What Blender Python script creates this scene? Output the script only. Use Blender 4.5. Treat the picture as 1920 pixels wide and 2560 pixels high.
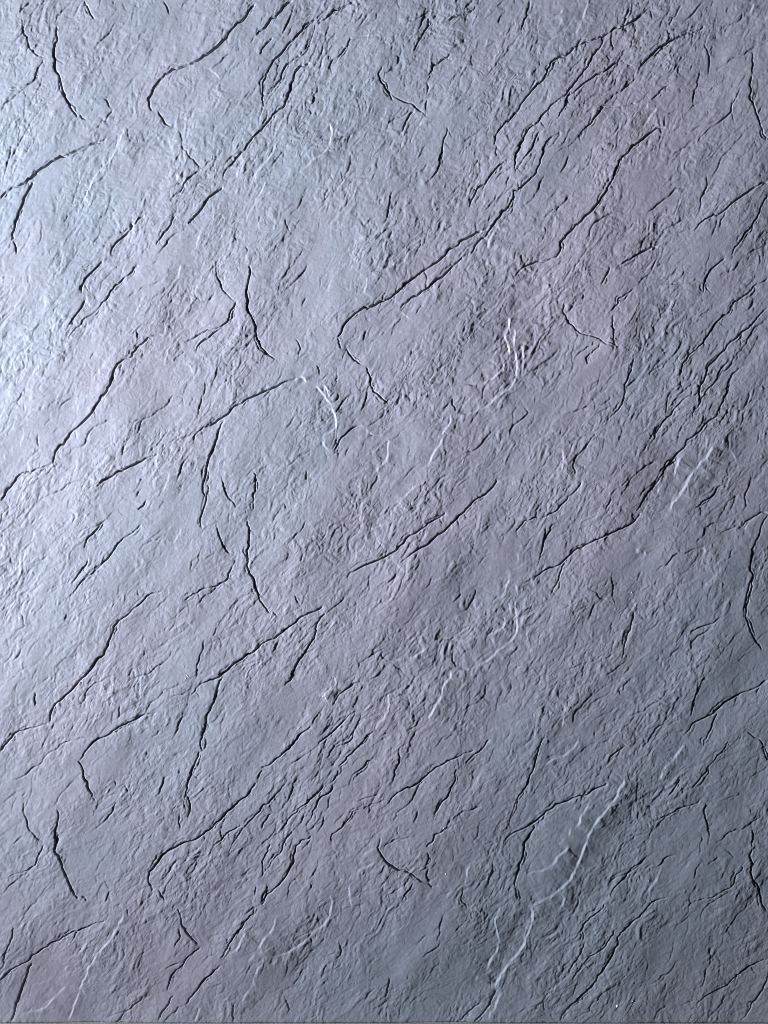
import bpy, math, random
import numpy as np

# ------------------------------------------------------------------ camera, world, light, exposure
for o in list(bpy.data.objects):
    bpy.data.objects.remove(o)
scene = bpy.context.scene
COL = scene.collection

S = 0.0005                      # metres per photograph pixel: the view is 0.96 m x 1.28 m of panel
BOTTOM = 2558.8                 # pixel row of the panel's lower edge, which stands on the floor (z = 0)
CAM_D = 1.20

cam_data = bpy.data.cameras.new('camera')
cam_data.sensor_fit = 'VERTICAL'
cam_data.sensor_height = 24.0
cam_data.lens = 12.0 / (1280 * S / CAM_D)
cam_data.clip_start = 0.01
cam_data.clip_end = 100.0
cam = bpy.data.objects.new('camera', cam_data)
cam.location = (0.0, -CAM_D, (BOTTOM - 1280) * S)
cam.rotation_euler = (math.radians(90), 0, 0)
COL.objects.link(cam)
scene.camera = cam

world = bpy.data.worlds.new('World')
scene.world = world
world.use_nodes = True
bg = world.node_tree.nodes['Background']
bg.inputs['Color'].default_value = (0.62, 0.74, 1.0, 1)
bg.inputs['Strength'].default_value = 0.02

lamp = bpy.data.lights.new('window_light', 'AREA')
lamp.shape = 'RECTANGLE'
lamp.size = 0.16
lamp.size_y = 0.30
lamp.energy = 59.0
lamp.spread = math.radians(85)
lamp.color = (0.79, 0.88, 1.0)
lamp_o = bpy.data.objects.new('window_light', lamp)
lamp_o.location = (-2.25, -0.76, 0.58)
aim = (0.40 - lamp_o.location[0], 0.0 - lamp_o.location[1], 1.20 - lamp_o.location[2])
from mathutils import Vector
lamp_o.rotation_euler = Vector(aim).to_track_quat('-Z', 'Y').to_euler()
COL.objects.link(lamp_o)

scene.render.engine = 'CYCLES'
scene.cycles.filter_width = 0.9
scene.view_settings.view_transform = 'Standard'
scene.view_settings.look = 'None'
scene.view_settings.exposure = 0.0
scene.view_settings.gamma = 1.0
scene.view_settings.use_curve_mapping = False

# ------------------------------------------------------------------ the relief, on a grid of photograph pixels
STEP = 1.9
X0, X1 = -70.0, 1990.0
Y0, Y1 = -70.0, BOTTOM
NX = int((X1 - X0) / STEP) + 1
NY = int(round((Y1 - Y0) / STEP)) + 1
gx = X0 + STEP * np.arange(NX)
gy = np.linspace(Y0, Y1, NY)
SY = gy[1] - gy[0]
GX, GY = np.meshgrid(gx, gy)
rng = np.random.default_rng(7)
random.seed(7)

ANG = math.radians(50)                       # the cleft runs up to the right
UX, UY = math.cos(ANG), -math.sin(ANG)       # along
VX, VY = math.sin(ANG), math.cos(ANG)        # across, towards the lower right

def noise(l_along, l_across, seed, ang=ANG):
    """smooth random field, unit variance, with the given feature lengths in pixels"""
    r = np.random.default_rng(seed)
    py, px = NY + 64, NX + 64
    f = np.fft.rfft2(r.standard_normal((py, px)))
    fy = np.fft.fftfreq(py, STEP)[:, None]
    fx = np.fft.rfftfreq(px, STEP)[None, :]
    ux, uy = math.cos(ang), -math.sin(ang)
    fu = fx * ux + fy * uy
    fv = -fx * uy + fy * ux
    k = (fu * l_along) ** 2 + (fv * l_across) ** 2
    f *= np.exp(-k * 2.2)
    n = np.fft.irfft2(f, s=(py, px))[:NY, :NX]
    n -= n.mean()
    return n / n.std()

def sample(F, X, Y):
    i = np.clip((X - X0) / STEP, 0, NX - 1.001)
    j = np.clip((Y - Y0) / SY, 0, NY - 1.001)
    i0 = i.astype(np.int32); j0 = j.astype(np.int32)
    a = i - i0; b = j - j0
    return ((F[j0, i0] * (1 - a) + F[j0, i0 + 1] * a) * (1 - b)
            + (F[j0 + 1, i0] * (1 - a) + F[j0 + 1, i0 + 1] * a) * b)

# swells and dents
H = 1.7 * noise(260, 150, 1) + 0.55 * noise(90, 48, 2)
# roughness varies from smooth plates to crumpled zones
R = noise(170, 95, 3) + 0.5 * noise(60, 40, 4)
rough = np.clip(0.84 + 0.30 * R, 0.22, 1.4)
# crumpled medium relief
wx = 14 * noise(60, 40, 5); wy = 14 * noise(60, 40, 6)
def crumple(la, lc, seed, amp, warp, da=0.0):
    """facets that meet in sharp creases"""
    global H
    n = sample(noise(la, lc, seed, ANG + da), GX + warp * wx, GY + warp * wy)
    H += amp * rough * np.sqrt(n * n + 0.012)
crumple(75, 34, 7, 0.30, 1.0)
crumple(38, 17, 8, 0.42, 0.8, 0.15)
crumple(20, 9, 9, 0.36, 0.6, -0.12)
crumple(12, 5.5, 10, 0.17, 0.4, 0.1)
# cleavage: thin sheets that break off towards the lower right, ragged saw teeth
def cleave(period, jag, seed, amp, ramp_len):
    global H
    n = sample(noise(70, 26, seed), GX + wx, GY + wy) * jag + 0.35 * jag * noise(24, 12, seed + 40)
    ph = (GX * VX + GY * VY) / period + n
    fr = ph - np.floor(ph)
    # slow climb then quick fall
    fall = 0.13
    saw = np.where(fr < 1 - fall, fr / (1 - fall), (1 - fr) / fall)
    gate = np.clip(0.5 + 0.9 * noise(80, 36, seed + 80), 0, 1.4)
    H += amp * gate * rough * (saw - 0.5)
cleave(34, 0.95, 20, 0.35, 0)
cleave(19, 0.80, 21, 0.42, 0)
cleave(11.5, 0.85, 22, 0.24, 0)
# terraces: edges that follow no direction at all
q = sample(noise(46, 22, 30), GX + wx, GY + wy) * 2.6 + 0.25 * noise(16, 9, 32)
fq = q - np.floor(q)
H += 0.0 * rough * np.clip(0.55 + 0.6 * noise(90, 50, 33), 0, 1.3) * (np.floor(q) + np.clip((fq - 0.90) / 0.10, 0, 1))
# grain
H += 0.085 * noise(5, 4, 31)

# ---- traced fissures (dark: the sheet drops towards the lower right) and ridges (w: it rises to face the window)
STROKES = """
T 0 0
4: 365,170 372,260 350,310 345,345 358,390 350,440
4: 345,440 390,520 405,590 435,660 470,720 505,762
2: 345,160 370,100 430,45 465,0
2: 515,740 560,782
2: 150,115 150,190 180,270 190,310 235,360 285,385
3: 290,385 245,450 222,525
2: 222,530 170,560 100,580 0,620
2: 200,550 130,600 30,670 10,730
1: 275,485 225,525
2: 135,100 145,60 190,20 225,0
1: 0,125 60,95 120,60
3: 545,0 570,60 615,130
2: 755,130 710,210 650,265 605,320
1: 60,390 100,375 145,335
1: 375,600 310,660 240,740 195,800 140,900 80,1010
2: 70,940 60,1020 40,1080 15,1180
1: 140,910 85,1000 60,1050
4: 690,900 620,920 530,955 440,1000 350,1030
4: 350,1030 260,1090 210,1140 165,1180
4: 165,1180 80,1210 30,1245 0,1285
2: 600,930 480,1000 465,1040
4: 215,1170 175,1240 145,1320 110,1410 90,1490 75,1560
2: 75,1560 65,1620
2: 85,1560 105,1600 105,1659
4: 1659,20 1610,70 1580,125 1510,180 1440,270 1370,330 1275,395
4: 1275,395 1180,430 1090,465 1030,515 995,560 980,605 955,635
3: 955,635 985,720
3: 1020,715 1065,800
2: 1070,800 1110,820
2: 1150,840 1175,890 1180,960 1220,1010 1300,1085
3: 1300,1095 1240,1140 1200,1180
2: 1200,1180 1140,1200 1075,1220
2: 1200,1190 1120,1275 1100,1330
2: 1555,300 1540,330 1450,370 1430,400 1370,445
2: 1060,0 1095,95
1: 1130,80 1155,135
1: 785,10 825,80
1: 730,0 740,30
1: 750,370 720,440
1: 650,345 605,435
2: 670,635 715,705
2: 735,710 690,760 690,800
1: 620,630 630,655
2: 820,820 840,890
1: 1170,970 1120,1080
2: 1415,1010 1345,1050
3: 1659,870 1600,940 1560,990 1500,1060 1440,1150
2: 1640,850 1590,890
2: 1560,980 1480,1030 1440,1100
4: 1440,1205 1330,1300 1290,1370 1215,1450
2: 1215,1460 1110,1530 1045,1620 1000,1659
3: 1135,1395 1090,1480 1040,1540 1010,1590
3: 940,1390 860,1465 800,1530 740,1580 715,1659
2: 860,1470 790,1505 690,1535
1: 725,1330 745,1380
1: 1540,1460 1515,1530 1530,1590
2: 1590,1590 1605,1620 1590,1650
1: 990,525 1040,475 1100,440 1200,405
1: 1480,500 1540,420 1640,330
1: 1659,580 1610,600 1560,670
2: 1659,230 1620,290
w2: 815,850 760,930 735,1000 700,1050 620,1130 580,1210 530,1310
w1: 1250,320 1285,355
w1: 1330,435 1440,530
w1: 1600,990 1560,1060 1540,1110 1530,1170
w1: 1320,1470 1280,1560 1230,1659
w1: 520,1090 510,1140
w1: 1659,1290 1640,1340 1590,1440
w1: 1659,1110 1620,1200
w1: 1145,230 1130,330 1085,390
T 640 0
4: 235,0 150,80 100,120 0,230
3: 105,240 60,290 20,355
2: 75,90 25,160
2: 255,15 230,90 200,160 150,240
3: 475,35 410,100 370,130 290,200 210,280 110,390 85,440
4: 640,5 560,45 500,60 450,120 400,150
2: 390,150 365,230 345,290
2: 345,290 300,360 250,375
3: 240,370 190,420 165,470 160,510
2: 160,510 110,570 60,620
4: 355,405 290,420 250,460 240,510 220,580 190,650 180,690
3: 180,690 110,740 60,810 0,870
3: 85,450 60,500 40,580 40,660
2: 40,660 60,690
2: 75,710 65,770 40,820
2: 260,670 215,740 200,820
2: 400,550 370,660 340,700
2: 340,710 360,740 330,775
1: 330,640 320,700
2: 435,280 420,350 390,400
3: 610,240 590,300 550,350 490,390 470,450
2: 610,245 700,235 800,225
2: 790,85 720,160 640,210
2: 700,70 680,110 635,155
1: 470,150 430,190
2: 1160,70 1090,90 1040,125 965,170
2: 1105,40 1090,110 1060,180 1050,215
3: 1120,110 1085,210 1050,270 1020,330
2: 890,290 875,325
2: 915,350 920,420
2: 1000,430 900,440 835,470 820,520
3: 815,430 790,480 800,520 840,580 890,655
2: 840,580 900,630 960,660 1010,670 1050,710 1130,770
3: 1260,350 1210,385 1145,420 1140,455 1105,495
3: 1105,530 1115,570 1100,615
2: 1120,630 1100,670 1100,720
2: 1120,640 1055,670
1: 1460,225 1400,260 1310,280 1260,330
3: 1440,30 1400,70 1310,100 1250,130 1205,150
2: 1420,0 1340,75
2: 1560,270 1480,310
2: 1620,70 1580,110 1570,160
2: 1600,10 1560,50
1: 1400,340 1390,390 1405,430 1340,430
1: 1280,560 1270,610
2: 990,690 980,730 920,760 855,805
3: 1030,715 975,770 945,855
2: 700,850 620,870 570,885 515,900
2: 610,870 590,930
3: 1240,820 1235,870 1210,920 1205,970 1190,1010 1190,1060 1170,1110
2: 1170,1125 1100,1190
2: 1110,1050 1030,1125
1: 970,1115 880,1145 800,1170
2: 545,1100 560,1180
1: 610,1000 600,1100 560,1180 500,1220
2: 470,1215 445,1270 435,1330
2: 330,1250 270,1350 220,1400
1: 400,1290 330,1310 280,1340
1: 190,1410 200,1470 230,1520
1: 340,1410 270,1440 235,1500 220,1530 130,1580
2: 135,1570 110,1640
1: 25,1390 10,1440
2: 880,1240 865,1310 850,1400 845,1450
2: 780,1405 700,1470
1: 650,1460 560,1490 480,1510
1: 920,1430 830,1500 720,1580 650,1650
1: 1030,1280 970,1340
1: 1230,1290 1150,1330
1: 1430,715 1450,810
1: 1440,850 1380,890 1335,930
3: 1659,755 1590,820 1550,880 1540,940
2: 1560,950 1560,1015
1: 1530,1010 1450,1030 1400,1070 1390,1140
3: 1659,1035 1600,1050 1530,1120 1430,1220 1410,1270 1380,1345
2: 1450,1250 1410,1300
2: 1650,1130 1630,1160 1630,1220
4: 1659,1300 1590,1370 1550,1430 1505,1500 1440,1560 1390,1640
4: 1470,1490 1390,1530 1300,1590 1215,1659
2: 1390,1640 1340,1659
w3: 480,790 495,860 480,930 450,990 380,1030 340,1070 280,1120
w2: 140,920 110,990 60,1050 0,1120
w1: 525,760 525,830 510,900
w2: 60,1160 50,1210 0,1290
w2: 775,490 680,550
w1: 790,575 655,640
w1: 1255,360 1275,400 1280,440
w1: 1420,70 1405,130 1400,200
w2: 1570,1440 1510,1560 1500,1620
w1: 1310,1290 1310,1340 1270,1400
w1: 975,1590 970,1659
w1: 850,690 820,800
w1: 950,80 930,160
T 1280 0
3: 120,0 95,70 70,150 60,200
1: 60,200 55,280
3: 905,40 850,85 800,125
3: 800,125 740,160 660,180 600,230
2: 850,90 790,130 750,190
3: 600,230 470,275 400,310 350,360 230,440 205,515
3: 205,515 130,580 75,650 35,720 0,755
3: 600,230 575,300 500,400 450,480 370,580 290,655 200,740 100,840
4: 100,840 50,930 20,1000 10,1100
4: 1245,160 1215,195 1120,220 1050,250 980,290 925,330 880,380 830,425
2: 1040,260 960,320 880,400
2: 820,420 745,415
3: 735,390 660,410 600,460 500,515 450,550 400,600 360,615
2: 360,620 335,700 300,760 250,820
2: 650,190 640,270 660,330
2: 810,210 770,300 690,390
3: 1095,30 1060,100 1015,160
2: 1245,0 1180,80 1110,140
1: 1310,0 1250,60
2: 1490,80 1480,130 1390,160 1340,190
2: 1550,240 1545,270
2: 1280,180 1260,250 1245,290 1270,330 1280,430 1270,490
1: 1300,290 1270,350
1: 1225,420 1210,500 1200,560
2: 1205,560 1175,620 1170,690
1: 1340,540 1260,600
2: 1659,270 1560,310 1500,360 1430,370 1320,460
2: 1550,330 1560,420 1550,490
4: 1550,490 1535,550 1545,600 1535,640
3: 1535,640 1570,700 1590,760 1605,810 1650,910
2: 1620,690 1595,740
3: 1475,590 1440,650 1415,730 1380,760
2: 1380,760 1300,790 1220,810 1150,860
2: 1380,765 1330,800 1270,840 1220,890 1205,935
1: 1475,680 1420,720
1: 1570,800 1530,830 1480,890 1420,960 1350,1030
1: 1350,1040 1320,1110 1280,1180 1240,1270
2: 1260,1140 1265,1200 1235,1260 1220,1340 1205,1390
3: 1025,540 980,570 930,620 900,650
2: 880,600 850,640 780,670 730,680
2: 720,670 640,690 590,690
3: 585,690 550,740 510,800 450,850 430,900
2: 785,500 720,580 630,650
2: 790,470 740,560
1: 700,440 670,540 600,610
1: 1110,540 1060,550
3: 205,830 150,890 130,960
3: 320,860 250,890 215,930 200,990 180,1060 150,1130
3: 145,1140 70,1200 0,1300
2: 130,960 60,1050 20,1110
2: 365,1000 340,1080 310,1120
2: 220,1130 180,1180 170,1240
1: 40,1170 40,1220
4: 1000,820 940,825 890,860 830,910 740,1000 690,1040
4: 690,1040 670,1100 650,1160 620,1210 560,1310 510,1370 440,1440 350,1520 310,1570 295,1659
2: 740,1360 640,1380 570,1420 500,1490 490,1550
2: 1120,1210 1060,1215 1020,1270 960,1310 910,1360 800,1385
1: 1190,890 1120,950 1040,1020
2: 370,1260 320,1330
1: 320,1330 220,1400 130,1450
1: 200,1460 200,1560
4: 1659,1175 1580,1210 1500,1260 1430,1310 1390,1350
3: 1390,1350 1340,1390 1270,1410 1210,1450 1180,1500
2: 1170,1480 1060,1500
2: 1385,1370 1350,1430 1335,1480
3: 1659,1250 1620,1320 1590,1400 1540,1480 1470,1570 1400,1659
2: 1150,1410 1060,1450 990,1490
2: 970,1530 890,1600
4: 950,1600 860,1620 790,1659
2: 1659,1580 1560,1620 1510,1659
1: 740,1560 725,1640
1: 820,1440 760,1480 710,1520
w2: 500,0 470,80 440,170 400,230
w2: 340,40 315,90 260,130 160,170
w2: 370,190 300,230 220,280 140,300
w2: 955,660 930,720 890,760 880,810
w1: 885,650 870,740
w2: 1575,10 1530,100
w1: 1155,1015 1190,1050 1185,1090
w1: 1275,100 1255,150
T 0 640
3: 665,25 600,100 545,155 525,200 525,250
2: 660,30 600,70 500,105
3: 900,60 840,115 740,190 700,260 640,335
2: 640,340 610,370 540,410 490,470 460,510 410,550
3: 555,285 510,360 470,410 455,445
2: 1050,150 1000,180 920,200 890,235
2: 1395,50 1400,110 1425,170 1440,220 1490,270 1530,290
3: 1530,290 1490,360 1470,430
3: 1470,435 1400,470 1300,500 1240,540 1190,560
3: 1450,450 1380,500 1310,550 1275,590 1270,630
2: 1530,380 1480,415
1: 1300,260 1240,310 1220,385
2: 1395,240 1350,285 1305,300
4: 1610,60 1610,160 1590,230 1605,290 1595,340
4: 1590,345 1640,420 1655,500
1: 1620,500 1540,560 1480,640 1410,720 1390,800 1340,860
2: 1330,810 1325,880 1300,950 1285,1020 1270,1075
1: 1240,590 1150,650 1100,705
3: 1055,510 980,520 930,560 870,620 790,680
4: 790,685 740,730 725,800 690,880 640,940 590,1020 510,1100
4: 510,1100 430,1180 370,1240 345,1310 340,1345
3: 340,1350 260,1375 130,1405
4: 130,1405 80,1470 30,1530 0,1585
1: 95,1400 75,1460
2: 885,480 895,540
2: 795,700 770,740
2: 440,630 415,690
1: 125,625 150,680
2: 615,620 580,670
1: 165,690 160,730 30,775
2: 160,850 130,920 90,960
1: 100,790 95,850
1: 155,950 160,1020
2: 510,920 420,940 370,1005
2: 335,1050 280,1095
1: 565,920 545,970
2: 1180,900 1115,900 1080,965 1020,1000 970,1045
2: 970,1045 900,1060 830,1075
2: 800,1045 700,1060 620,1100 570,1150 545,1225
1: 545,1225 480,1240 420,1295
1: 1105,845 1020,865
2: 245,1150 240,1200 245,1250
2: 800,1230 790,1300
1: 750,1200 690,1215 670,1245
1: 870,1100 820,1160
1: 500,1340 470,1410 440,1470
4: 1659,890 1590,930 1500,985 1440,1045 1390,1080
3: 1390,1080 1320,1105 1270,1150 1245,1185
2: 1250,1140 1170,1185 1115,1190
4: 1450,1060 1410,1140 1390,1220 1360,1290 1335,1370 1325,1440
3: 1325,1440 1310,1500 1335,1560
3: 1345,1480 1340,1550 1310,1659
2: 1180,1110 1070,1150 1040,1200
2: 1040,1190 960,1285
4: 1035,1285 950,1305 870,1350 760,1395 700,1440 640,1465
2: 740,1410 650,1470 600,1510
2: 610,1460 580,1445 500,1455 440,1475 360,1530 260,1570 225,1620
2: 380,1345 300,1420
2: 1225,1290 1180,1350 1165,1410 1135,1460
2: 1050,1400 1000,1450
2: 920,1500 885,1570
3: 950,1580 890,1650
1: 440,1570 430,1640
3: 1640,1400 1655,1500 1640,1580 1640,1650
2: 1440,1420 1450,1500 1480,1570 1540,1640
1: 1060,1580 1030,1640
1: 280,1290 200,1340
w1: 1185,40 1150,140 1100,190
w1: 205,110 180,200 130,290 50,400
w1: 950,250 880,370
w1: 1190,680 1245,740 1245,780
w1: 1020,1280 1015,1390
w1: 1100,1400 1060,1540
T 640 640
4: 1340,0 1290,50 1240,100 1170,150 1110,210 1010,265
3: 1010,265 980,300 930,335
4: 1230,0 1150,50 1050,120 930,220 845,285
4: 845,285 740,330 650,365 600,410 560,460 550,500 525,525
2: 525,525 490,560
3: 525,530 555,610
3: 585,600 630,675
2: 640,685 690,710
3: 710,720 740,790 740,840 790,900 860,960
2: 735,850 710,930 680,1010
2: 835,980 825,1030 780,1070 720,1110
3: 700,1105 650,1100 600,1130 540,1190 500,1270
2: 725,1145 830,1160
1: 555,420 620,365 740,305 830,285
2: 335,45 300,110 240,170 190,220
1: 160,170 140,240
2: 320,260 290,330
1: 220,260 190,330
3: 0,490 20,570 50,610 90,650
2: 95,640 135,675
4: 265,790 180,815 110,855 0,900
2: 110,860 70,890 45,930
2: 390,700 410,780
2: 250,535 290,600 265,680
2: 530,770 515,840
2: 530,880 500,950
2: 640,895 590,910 550,960 520,1020
2: 260,1030 220,1090 190,1120
1: 660,1045 600,1090
1: 700,470 700,560
2: 1080,310 1030,385
1: 1100,310 1070,350
1: 770,20 730,75
1: 1560,60 1460,150
2: 325,1390 325,1460
2: 610,1230 580,1300
1: 990,1220 980,1300
2: 1070,1330 1010,1380 945,1450
2: 1250,1415 1190,1440 1150,1490
2: 1275,910 1270,960 1300,1010
1: 1230,1240 1220,1310
2: 1530,1100 1480,1190 1430,1250 1350,1290
1: 1610,1150 1530,1170 1480,1210
2: 1659,1100 1640,1180
4: 1565,1450 1510,1520 1430,1570 1380,1620 1345,1659
2: 1640,1430 1580,1445
1: 1140,1550 1080,1640
1: 575,1530 510,1590
2: 185,1600 185,1640
1: 85,1350 30,1380 5,1420
1: 890,1340 905,1360
w4: 1645,390 1640,460 1610,520
w3: 1610,520 1640,600 1650,650
w3: 1620,680 1600,740 1530,800 1460,820
w2: 1440,830 1370,835 1250,845
w3: 1659,840 1610,880 1560,910 1520,960 1460,990 1390,1020 1310,1030
w3: 1265,1030 1260,1080 1210,1140 1200,1210 1150,1280 1130,1330 1110,1370
w2: 1190,820 1120,835
w2: 1125,880 1050,920 990,950 890,965
w3: 280,780 330,820
w3: 380,840 440,900 490,970 515,1040 520,1110
w2: 430,830 480,940
w2: 520,1110 480,1140 415,1185
w2: 415,1195 450,1240 490,1260
w2: 710,1110 730,1150
w2: 845,1165 860,1200 855,1290 840,1330 790,1370 780,1430
w2: 1125,1435 1060,1480 990,1530 940,1580 905,1640
w2: 720,130 715,200 690,250
w2: 970,0 960,40 900,65 820,95 740,110
w1: 1065,15 1110,55
w1: 805,210 850,250
w1: 895,330 960,380 1000,420
w1: 650,265 652,310
T 1280 640
3: 295,5 220,30 130,45 80,65 40,100 20,135
3: 800,5 740,30 680,70
3: 640,70 610,120 570,185
2: 440,10 390,110
1: 530,100 460,100 380,125
1: 325,10 270,60
3: 800,210 740,245 685,275 685,310 640,355
2: 990,100 920,120 850,140 805,190
3: 650,380 645,440 655,480 640,550
2: 655,490 655,560 680,610
3: 345,300 325,355 355,415 415,480
2: 415,480 470,510 550,530 600,570 670,610
1: 560,275 460,300 385,330 360,370
2: 460,230 460,290
2: 530,545 520,580 460,610 395,660
3: 570,560 520,620 485,705
1: 240,710 150,735 65,760
1: 800,390 810,440
3: 785,660 770,720 750,780 725,840 725,910 705,970
2: 705,985 640,1040 580,1090
2: 640,910 605,950 570,970 510,970 450,990 400,1010 330,1030
2: 90,970 105,1020 60,1060 0,1100
1: 985,680 960,715 905,745 865,785
1: 960,580 990,660
3: 1380,10 1320,60 1270,110 1240,180
2: 1490,0 1460,50 1440,90 1340,130
2: 1240,180 1235,240
3: 1659,140 1570,190 1530,240 1430,300 1405,370
3: 1405,370 1330,420 1280,490 1230,570
3: 1230,575 1170,620 1100,700 1075,780
3: 1659,330 1550,440 1450,530 1350,630 1270,710
2: 1659,400 1570,460
2: 1555,465 1530,530 1490,600 1450,680
2: 1090,800 1100,860
1: 1210,790 1120,800
4: 1270,710 1250,780 1215,840 1205,890 1215,950
3: 1200,885 1130,910 1070,970 970,1080 940,1130 915,1195
2: 1010,1100 950,1150
2: 1075,910 1010,990
3: 1400,680 1350,730 1325,800
2: 1320,810 1250,880 1215,950
3: 1500,715 1430,760 1400,810 1390,880 1360,950 1335,1000
3: 1335,1000 1250,1090 1180,1160 1110,1240 1040,1310
2: 1215,960 1170,1010 1165,1075
2: 1240,1020 1230,1080 1200,1120
2: 1420,970 1370,1040 1360,1110
2: 1560,850 1520,950 1490,1000
2: 1520,990 1490,1070
3: 1050,1310 960,1430 870,1540 800,1650
3: 1070,1280 1000,1330 960,1390
2: 950,1450 870,1500 830,1570
2: 1040,1330 900,1500 830,1630
2: 940,1310 860,1360 800,1410 730,1510 700,1550
2: 540,1145 490,1220 410,1300 390,1360
1: 480,1230 400,1320
2: 405,1370 410,1420
3: 460,1460 400,1530 330,1600 275,1659
2: 390,1480 340,1550
1: 630,1480 510,1500
3: 640,1560 600,1650
2: 200,1590 140,1659
1: 1320,1440 1250,1450
3: 1395,1485 1335,1490 1300,1550 1230,1590 1190,1640
2: 1545,1400 1535,1490 1510,1540 1490,1650
1: 1659,1300 1620,1360 1560,1450
2: 1659,1620 1620,1650
2: 220,1220 200,1310
1: 370,1190 380,1220
1: 740,1150 690,1170 690,1200
w3: 20,460 10,560 25,640 35,720 25,790 0,840
w2: 90,550 70,590 75,680 55,750
w2: 320,355 240,400 130,440
w1: 330,440 230,480 130,520
w2: 1235,175 1150,180 1060,185 950,190
w1: 1030,140 1015,165
w1: 800,235 815,280
w1: 860,250 870,280
w1: 995,470 940,540 905,580
w1: 960,575 920,590 850,580
w4: 1300,1215 1280,1270 1220,1340 1150,1430 1110,1510 1070,1570 1010,1655
w3: 1115,1280 1060,1370 1045,1440
w2: 980,1470 925,1560 915,1600
w1: 1330,1235 1400,1250 1440,1300 1465,1360
w2: 355,1230 330,1330 315,1400
w1: 230,230 160,260 145,300
w1: 100,320 0,380
T 0 1280
3: 690,45 620,120 560,175 540,240
2: 680,60 620,95 520,125
3: 920,80 860,130 760,205 720,270 640,360
2: 640,365 560,420 520,460 470,530 410,570
3: 570,305 530,370 490,430 460,470
2: 1060,155 1010,185 930,210 900,250
2: 1405,60 1410,120 1435,190 1470,260 1535,295
3: 1535,300 1495,370 1470,440
3: 1470,445 1400,480 1300,500 1240,540 1190,570
2: 1440,460 1380,510 1310,555 1275,600 1270,640
1: 1530,390 1480,420
1: 1300,270 1240,320 1230,395
2: 1395,250 1350,290 1310,310
4: 1600,50 1615,120 1610,190 1595,250 1605,300 1595,350
4: 1590,350 1640,430 1655,500
1: 1620,510 1540,570 1480,650 1410,740 1380,810 1330,870
2: 1320,820 1315,890 1290,960 1275,1030 1265,1080
1: 1240,600 1160,650 1105,705
3: 1060,515 980,525 930,570 860,630 790,690
4: 790,695 735,740 720,800 690,880 630,950 580,1030 490,1120
4: 490,1120 420,1190 350,1250 325,1310 318,1365
3: 318,1370 240,1390 110,1420
4: 110,1420 60,1475 0,1550
1: 75,1420 60,1470
2: 895,500 900,550
2: 435,650 415,710
1: 130,650 150,700
2: 620,635 580,680
1: 165,700 160,745 50,780
2: 160,860 120,930 80,970
1: 145,970 150,1030
2: 510,925 420,945 360,1020
2: 320,1065 270,1105
2: 1175,900 1110,905 1070,970 1010,1000 965,1050
2: 965,1050 900,1060 840,1085
2: 780,1050 690,1070 610,1110 560,1160 530,1240
1: 530,1240 460,1260 400,1310
1: 1100,850 1020,870
3: 230,1165 220,1210 225,1260
2: 775,1245 765,1330
1: 740,1215 680,1225 655,1255
1: 480,1350 450,1440 420,1490
4: 1659,890 1600,920 1510,985 1440,1045 1390,1080
3: 1390,1080 1320,1105 1270,1140 1235,1190
2: 1250,1140 1180,1185 1105,1195
4: 1445,1070 1405,1140 1390,1210 1360,1280 1330,1370 1310,1440
3: 1310,1440 1295,1500 1320,1555
2: 1320,1450 1335,1490 1320,1550
4: 1290,1550 1265,1620 1245,1659
2: 1180,1100 1060,1150 1030,1200
2: 1025,1215 940,1300
4: 1010,1300 920,1315 830,1365 740,1410 690,1450 610,1480
3: 610,1480 560,1540 510,1610
3: 500,1610 530,1650
2: 600,1475 560,1460 480,1475 410,1495 360,1540
2: 355,1555 315,1560 270,1625 205,1659
2: 350,1365 290,1430
2: 1210,1300 1160,1360 1140,1430 1100,1480
2: 1040,1400 980,1470
2: 970,1560 915,1620
2: 1140,1555 1125,1585
1: 1120,1570 1030,1585
3: 1300,0 1295,60 1310,110
1: 1460,1300 1430,1380
1: 1440,1390 1430,1450
w1: 220,100 200,200 140,320 50,430
w1: 940,290 880,400
w1: 1175,90 1160,150 1100,210
w1: 1200,700 1245,740 1250,790
w1: 1000,1310 995,1400
w1: 1370,1020 1380,1060
T 640 1280
4: 1350,0 1290,50 1240,100 1170,150 1110,210 1010,265
3: 1010,265 970,300 930,330
4: 1230,0 1150,50 1050,120 930,220 845,285
4: 845,285 740,330 660,365 585,430
1: 550,425 630,350 740,305 820,285
2: 335,45 300,110 240,170 190,220
1: 160,170 150,200
2: 325,260 290,330
1: 220,260 190,330
3: 0,500 20,570 50,610 90,660
3: 105,640 140,680
3: 250,535 285,595
2: 610,520 540,590 460,660
4: 440,610 340,655 240,725 160,785 120,820
3: 120,820 40,850 0,890
4: 455,660 400,710 385,780 350,850 300,930 245,1015
3: 250,1030 225,1090 180,1130
2: 150,830 125,870 105,920
1: 830,620 770,670
2: 790,875 760,890 735,940 670,975 650,1020
1: 765,820 690,840
2: 800,910 860,960
2: 830,970 825,1020 780,1065 720,1110
3: 700,1105 640,1105 580,1150 530,1190 500,1260
1: 660,1040 560,1100
1: 650,1000 600,1020 530,1040
2: 740,1150 830,1160
2: 1080,310 1025,385
2: 1340,520 1270,590
2: 1420,490 1415,550 1370,630 1300,670
1: 1560,60 1460,150
2: 1280,890 1270,960 1300,1010
1: 1530,1090 1480,1190 1400,1250
2: 1480,1190 1440,1240 1340,1290
1: 1659,1080 1640,1180 1580,1190
1: 985,1220 980,1300
2: 430,1280 370,1350 365,1385
4: 360,1385 280,1440 210,1530 130,1600 30,1655
3: 645,1285 580,1340 500,1420 400,1510
2: 510,1350 470,1400
2: 680,1300 655,1380 600,1470
3: 530,1490 490,1540 455,1595
2: 600,1470 530,1495
3: 765,1415 690,1490 620,1560 530,1650
2: 640,1470 590,1530
2: 1070,1330 970,1425
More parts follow.
